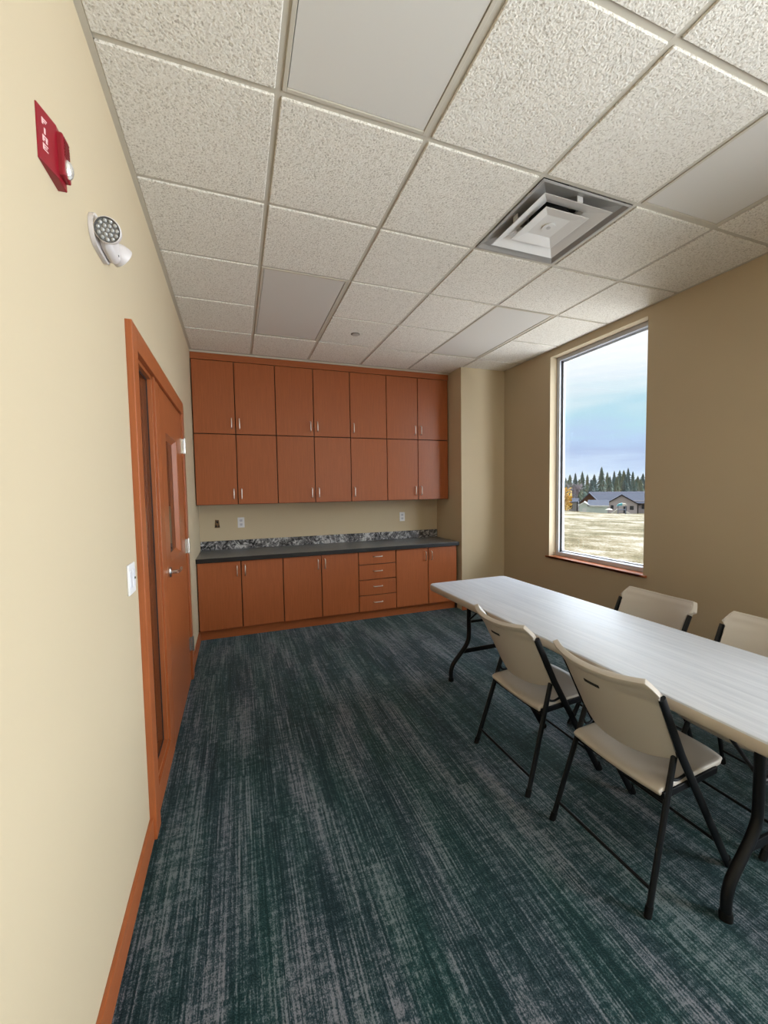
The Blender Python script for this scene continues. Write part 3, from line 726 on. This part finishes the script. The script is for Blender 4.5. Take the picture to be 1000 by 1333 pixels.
# second house on the left edge
h2 = ot('house', 'small pale house partly behind the yellow tree at the left of the window view', 'house', -5.7, 82, B0)
bm = bmesh.new(); bx(bm, -2.5, 1.1, 0, 4, 0, 2.0); obj('wall', bm, om('grey_siding', (1.5, 1.45, 1.45), .8, .1), h2)
bm = bmesh.new(); gable_roof(bm, -2.5, 1.0, 0, 4, 2.0, 2.55, 'x', .2); obj('roof', bm, 'roof', h2)
bm = bmesh.new(); bx(bm, .95, 1.12, -.05, .05, 0, 2.0); obj('corner_board', bm, 'trim_d', h2)
box('house_window', 'win_o', -.3, .2, -.05, .02, .7, 1.4, h2)
# shed
sh = ot('shed', 'low sage green shed with white roof trim before the taupe house', 'shed', 0, 68, -2.75)
bm = bmesh.new(); prism(bm, [(-3.6, 0), (-2.1, 0), (-2.1, 1.28), (-2.95, 1.78), (-3.6, 1.36)], 'y', 0, 3); bx(bm, -2.1, .15, .05, 3, 0, 1.3); obj('wall', bm, 'shed_wall', sh)
bm = bmesh.new(); prism(bm, [(-.15, 1.22), (2.0, 2.0), (2.0, 2.1), (-.15, 1.32)], 'x', -2.5, .35); obj('roof', bm, 'roof', sh)
bm = bmesh.new(); prism(bm, [(-3.78, 1.30), (-2.95, 1.86), (-2.05, 1.30), (-2.05, 1.18), (-2.95, 1.72), (-3.78, 1.18)], 'y', -.2, 3); bx(bm, -2.1, .4, -.25, -.15, 1.18, 1.34); obj('roof_trim', bm, 'trim_w', sh)
box('shed_door', 'trim_w', -3.2, -2.6, -.04, .02, 0, .9, sh)
# play set
ps = ot('play_set', 'small play set with turquoise canopy and white slide before the house', 'play set', 0, 70, -2.9)
bm = bmesh.new()
for x in (1.55, 2.55):
    for y in (0, .8): bx(bm, x-.05, x+.05, y-.05, y+.05, 0, 1.5)
obj('post', bm, 'post_o', ps)
bm = bmesh.new(); prism(bm, [(1.35, 1.35), (1.6, 1.62), (2.1, 1.78), (2.1, 1.4)], 'y', -.1, .9); obj('canopy', bm, 'turq', ps)
bm = bmesh.new(); prism(bm, [(2.1, 1.4), (2.1, 1.76), (2.55, 1.66), (2.78, 1.4)], 'y', -.1, .9); obj('canopy_side', bm, 'white_o', ps)
bm = bmesh.new(); bx(bm, 1.5, 2.6, 0, .8, .7, .8); obj('deck', bm, 'post_o', ps)
bm = bmesh.new(); prism(bm, [(.65, .12), (.65, .22), (1.0, .45), (1.5, .92), (1.62, .88), (1.55, .3), (1.2, .12)], 'y', .1, .6); obj('slide', bm, 'white_o', ps)
bm = bmesh.new(); prism(bm, [(2.6, .5), (2.75, .5), (3.2, .12), (2.9, .1), (2.6, .3)], 'y', .1, .6); obj('ramp', bm, 'white_o', ps)
tp = ot('patio_umbrella', 'white sunshade between the shed and the play set', 'sunshade', .33, 66.3, -2.75)
bm = bmesh.new(); tube(bm, [(0, 0, 0), (0, 0, .95)], .03); obj('pole', bm, 'post_o', tp)
bm = bmesh.new(); lathe(bm, [(.48, .78), (.40, .86), (.2, .96), (.02, 1.02)], 12); obj('canopy', bm, 'white_o', tp)

M['conifer'] = [om('spruce_needles_a', (.62, .80, .66), .9, .5, 3), om('spruce_needles_b', (.74, .86, .62), .9, .5, 3), om('spruce_needles_c', (.55, .74, .70), .9, .45, 3)]
M['bark'] = om('grey_bark', (.9, .82, .86), .9, .2)
def conifer(s, L, z, h, r, k, label):
    rnd = random.Random(k); o = ot('conifer_tree', label, 'tree', s, L, z, 'evergreen trees behind the houses')
    bm = bmesh.new(); tube(bm, [(0, 0, 0), (0, 0, h*.9)], .12, seg=6); obj('trunk', bm, 'bark', o)
    bm = bmesh.new(); n = 17
    for i in range(n):
        t = i/(n-1); zc = h*(.06+.92*t); rr = r*(1-t)**.75*rnd.uniform(.8, 1.15)+.06; m = 13
        ph = rnd.random()*6; tip = bm.verts.new((0, 0, min(h, zc+h*.09))); ring = []
        for q in range(m*2):
            a = ph+math.pi*q/m; R = rr*(rnd.uniform(.85, 1.25) if q % 2 == 0 else rnd.uniform(.45, .65))
            ring.append(bm.verts.new((R*math.cos(a), R*math.sin(a), zc-(.35*R if q % 2 == 0 else .1*R)+rnd.uniform(-.08, .08))))
        for q in range(m*2): bm.faces.new((tip, ring[q], ring[(q+1) % (2*m)]))
    obj('foliage', bm, M['conifer'][k % 3], o)
tops = [(-8.1, 3.5), (-7.25, 4.2), (-6.15, 4.5), (-4.75, 4.8), (-3.75, 4.1), (-2.4, 4.1), (-1.0, 5.65), (.1, 4.5), (1.4, 4.7), (2.4, 4.85), (3.15, 4.8), (3.95, 5.25), (4.8, 4.45), (5.7, 3.5), (6.6, 4.0)]
words = ['first', 'second', 'third', 'fourth', 'fifth', 'sixth', 'seventh', 'eighth', 'ninth', 'tenth', 'eleventh', 'twelfth', 'thirteenth', 'fourteenth', 'fifteenth']
for i, (s_, zt) in enumerate(tops):
    extra = ', the tallest one' if i == 6 else ''
    q_ = (104.5+(i*2 % 5)*5)/100; conifer(s_*q_, 100*q_, -3.7, (zt-1.53)*q_+5.23, 1.45+.14*(i*7 % 4)+(.5 if i == 6 else 0), i, f'{words[i]} evergreen from the left in the back tree row{extra}')
for i, (s_, zt) in enumerate([(-7.7, 2.9), (-5.4, 3.1), (-3.0, 3.0), (.6, 3.6), (1.9, 3.5), (3.5, 3.7), (5.3, 2.8), (6.2, 2.9)]):
    q_ = (92+(i % 3)*3)/100; conifer(s_*q_, 100*q_, -3.7, (zt-1.53)*q_+5.23, 1.6, 30+i, f'shorter evergreen behind the houses, {words[i]} of the front row from the left')
# bare tree
bt = ot('bare_tree', 'leafless grey tree left of the house roof', 'tree', -5.0, 86.6, -3.5)
bm = bmesh.new(); rb = random.Random(3)
def branch(p, d, ln, r, depth):
    q = p+d*ln; tube(bm, [p, (p+q)/2+Vector((rb.uniform(-.05, .05),)*3)*ln, q], max(r, .025), seg=5)
    if depth == 0: return
    for k in range(4 if depth > 1 else 3):
        nd = (d+Vector((rb.uniform(-.85, .85), rb.uniform(-.85, .85), rb.uniform(-.1, .6)))).normalized(); branch(p+d*ln*rb.uniform(.5, 1), nd, ln*rb.uniform(.55, .78), r*.66, depth-1)
branch(Vector((0, 0, 0)), Vector((0, 0, 1)), 2.7, .20, 4); obj('branches', bm, om('pale_branches', (1.5, 1.35, 1.4), .9, .2), bt)
# yellow tree
yt = ot('yellow_tree', 'small tree with yellow autumn leaves at the left edge of the window view', 'tree', -6.15, 72, -3.1)
bm = bmesh.new(); tube(bm, [(0, 0, 0), (.1, 0, 1.6)], .1, seg=6); obj('trunk', bm, 'bark', yt)
bm = bmesh.new(); ry = random.Random(5)
for k in range(650):
    a, b, c_ = ry.gauss(0, .5), ry.gauss(0, .5), ry.gauss(0, .85)
    p = Vector((max(-1.2, min(1.15, a)), b, 2.5+max(-1.7, min(1.8, c_)))); sz = ry.uniform(.12, .24)
    ax = Vector((ry.gauss(0, 1), ry.gauss(0, 1), ry.gauss(0, 1))).normalized(); bx_ = ax.orthogonal().normalized(); cx_ = ax.cross(bx_)
    bm.faces.new([bm.verts.new(p+bx_*sz*u+cx_*sz*v) for u, v in ((-1, -.6), (1, -.6), (1, .6), (-1, .6))])
obj('leaves', bm, om('yellow_leaves', (2.6, 1.6, .35), .8, .4, 3), yt)

# ------------------------------------------------------------------ sky
w = bpy.data.worlds.new('overcast_sky'); bpy.context.scene.world = w; w.use_nodes = True; nt = w.node_tree
bg = nt.nodes['Background']
tc = nt.nodes.new('ShaderNodeTexCoord'); sp = nt.nodes.new('ShaderNodeSeparateXYZ'); nt.links.new(tc.outputs['Generated'], sp.inputs[0])
mp = nt.nodes.new('ShaderNodeMapping'); mp.inputs['Scale'].default_value = (2.2, 2.2, 16); nt.links.new(tc.outputs['Generated'], mp.inputs[0])
nz = nt.nodes.new('ShaderNodeTexNoise'); nz.inputs['Scale'].default_value = 1.8; nz.inputs['Detail'].default_value = 5; nz.inputs['Distortion'].default_value = .4; nt.links.new(mp.outputs[0], nz.inputs['Vector'])
ma = nt.nodes.new('ShaderNodeMath'); ma.operation = 'MULTIPLY_ADD'; ma.inputs[1].default_value = .13; nt.links.new(nz.outputs['Fac'], ma.inputs[0]); 
sb = nt.nodes.new('ShaderNodeMath'); sb.operation = 'SUBTRACT'; sb.inputs[1].default_value = .065; nt.links.new(sp.outputs[2], sb.inputs[0]); nt.links.new(sb.outputs[0], ma.inputs[2])
cr = nt.nodes.new('ShaderNodeValToRGB'); nt.links.new(ma.outputs[0], cr.inputs[0])
stops = [(0, (.78, .87, .96)), (.035, (.62, .75, .92)), (.07, (.46, .58, .80)), (.105, (.50, .66, .86)), (.145, (.50, .74, .83)), (.185, (.66, .82, .87)), (.225, (.82, .89, .92)), (.27, (.97, .98, 1))]
while len(cr.color_ramp.elements) < len(stops): cr.color_ramp.elements.new(.5)
for e, (p, c_) in zip(cr.color_ramp.elements, stops): e.position = p; e.color = (*c_, 1)
nt.links.new(cr.outputs[0], bg.inputs[0]); bg.inputs[1].default_value = 1.15

def sun(name, direction, energy, angle, col):
    l = bpy.data.lights.new(name, 'SUN'); l.energy = energy; l.angle = math.radians(angle); l.color = col
    o = bpy.data.objects.new(name, l); C.objects.link(o); o.rotation_euler = Vector(direction).to_track_quat('-Z', 'Y').to_euler(); o.location = (8, 0, 6)
sun('overcast_daylight', (-1, .05, -.5), 20.0, 120, (.86, .94, 1))
# fill lamp outside the added window behind the viewer
def area(name, loc, direction, sx, sy, power, col):
    l = bpy.data.lights.new(name, 'AREA'); l.shape = 'RECTANGLE'; l.size = sx; l.size_y = sy; l.energy = power; l.color = col
    o = bpy.data.objects.new(name, l); C.objects.link(o); o.location = loc; o.rotation_euler = Vector(direction).to_track_quat('-Z', 'Y').to_euler()
area('rear_fill_lamp', (XR+.9, (W2Y0+W2Y1)/2, .9), (-.85, .6, .55), 2.2, 2.4, 800, (.95, .98, 1))
# added lamp below the window, standing in for light thrown up by the field
area('field_bounce_fill', (XR+.75, 1.2, .1), (-.8, -.1, 1), 1.2, 2.0, 150, (.97, .98, 1))

# ------------------------------------------------------------------ camera
cam = bpy.data.cameras.new('camera'); co = bpy.data.objects.new('camera', cam); C.objects.link(co)
yaw, pit, rol, F = .34946, -.05691, -.015844, 525.97
cy, sy_, cp, sp_ = math.cos(yaw), math.sin(yaw), math.cos(pit), math.sin(pit)
f = Vector((sy_*cp, cy*cp, sp_)); r = Vector((cy, -sy_, 0)); u = r.cross(f)
r2, u2 = r*math.cos(rol)+u*math.sin(rol), -r*math.sin(rol)+u*math.cos(rol)
mw = Matrix((r2, u2, -f)).transposed().to_4x4(); mw.translation = (.4059, -1.6081, 1.5330); co.matrix_world = mw
cam.sensor_fit = 'HORIZONTAL'; cam.sensor_width = 36; cam.lens = 36*F/1000; cam.clip_start = .05; cam.clip_end = 400
sc_ = bpy.context.scene; sc_.camera = co
sc_.view_settings.view_transform = 'Standard'; sc_.view_settings.look = 'None'; sc_.view_settings.exposure = 0.0
sc_.cycles.use_denoising = True
sc_.cycles.max_bounces = 12; sc_.cycles.diffuse_bounces = 8
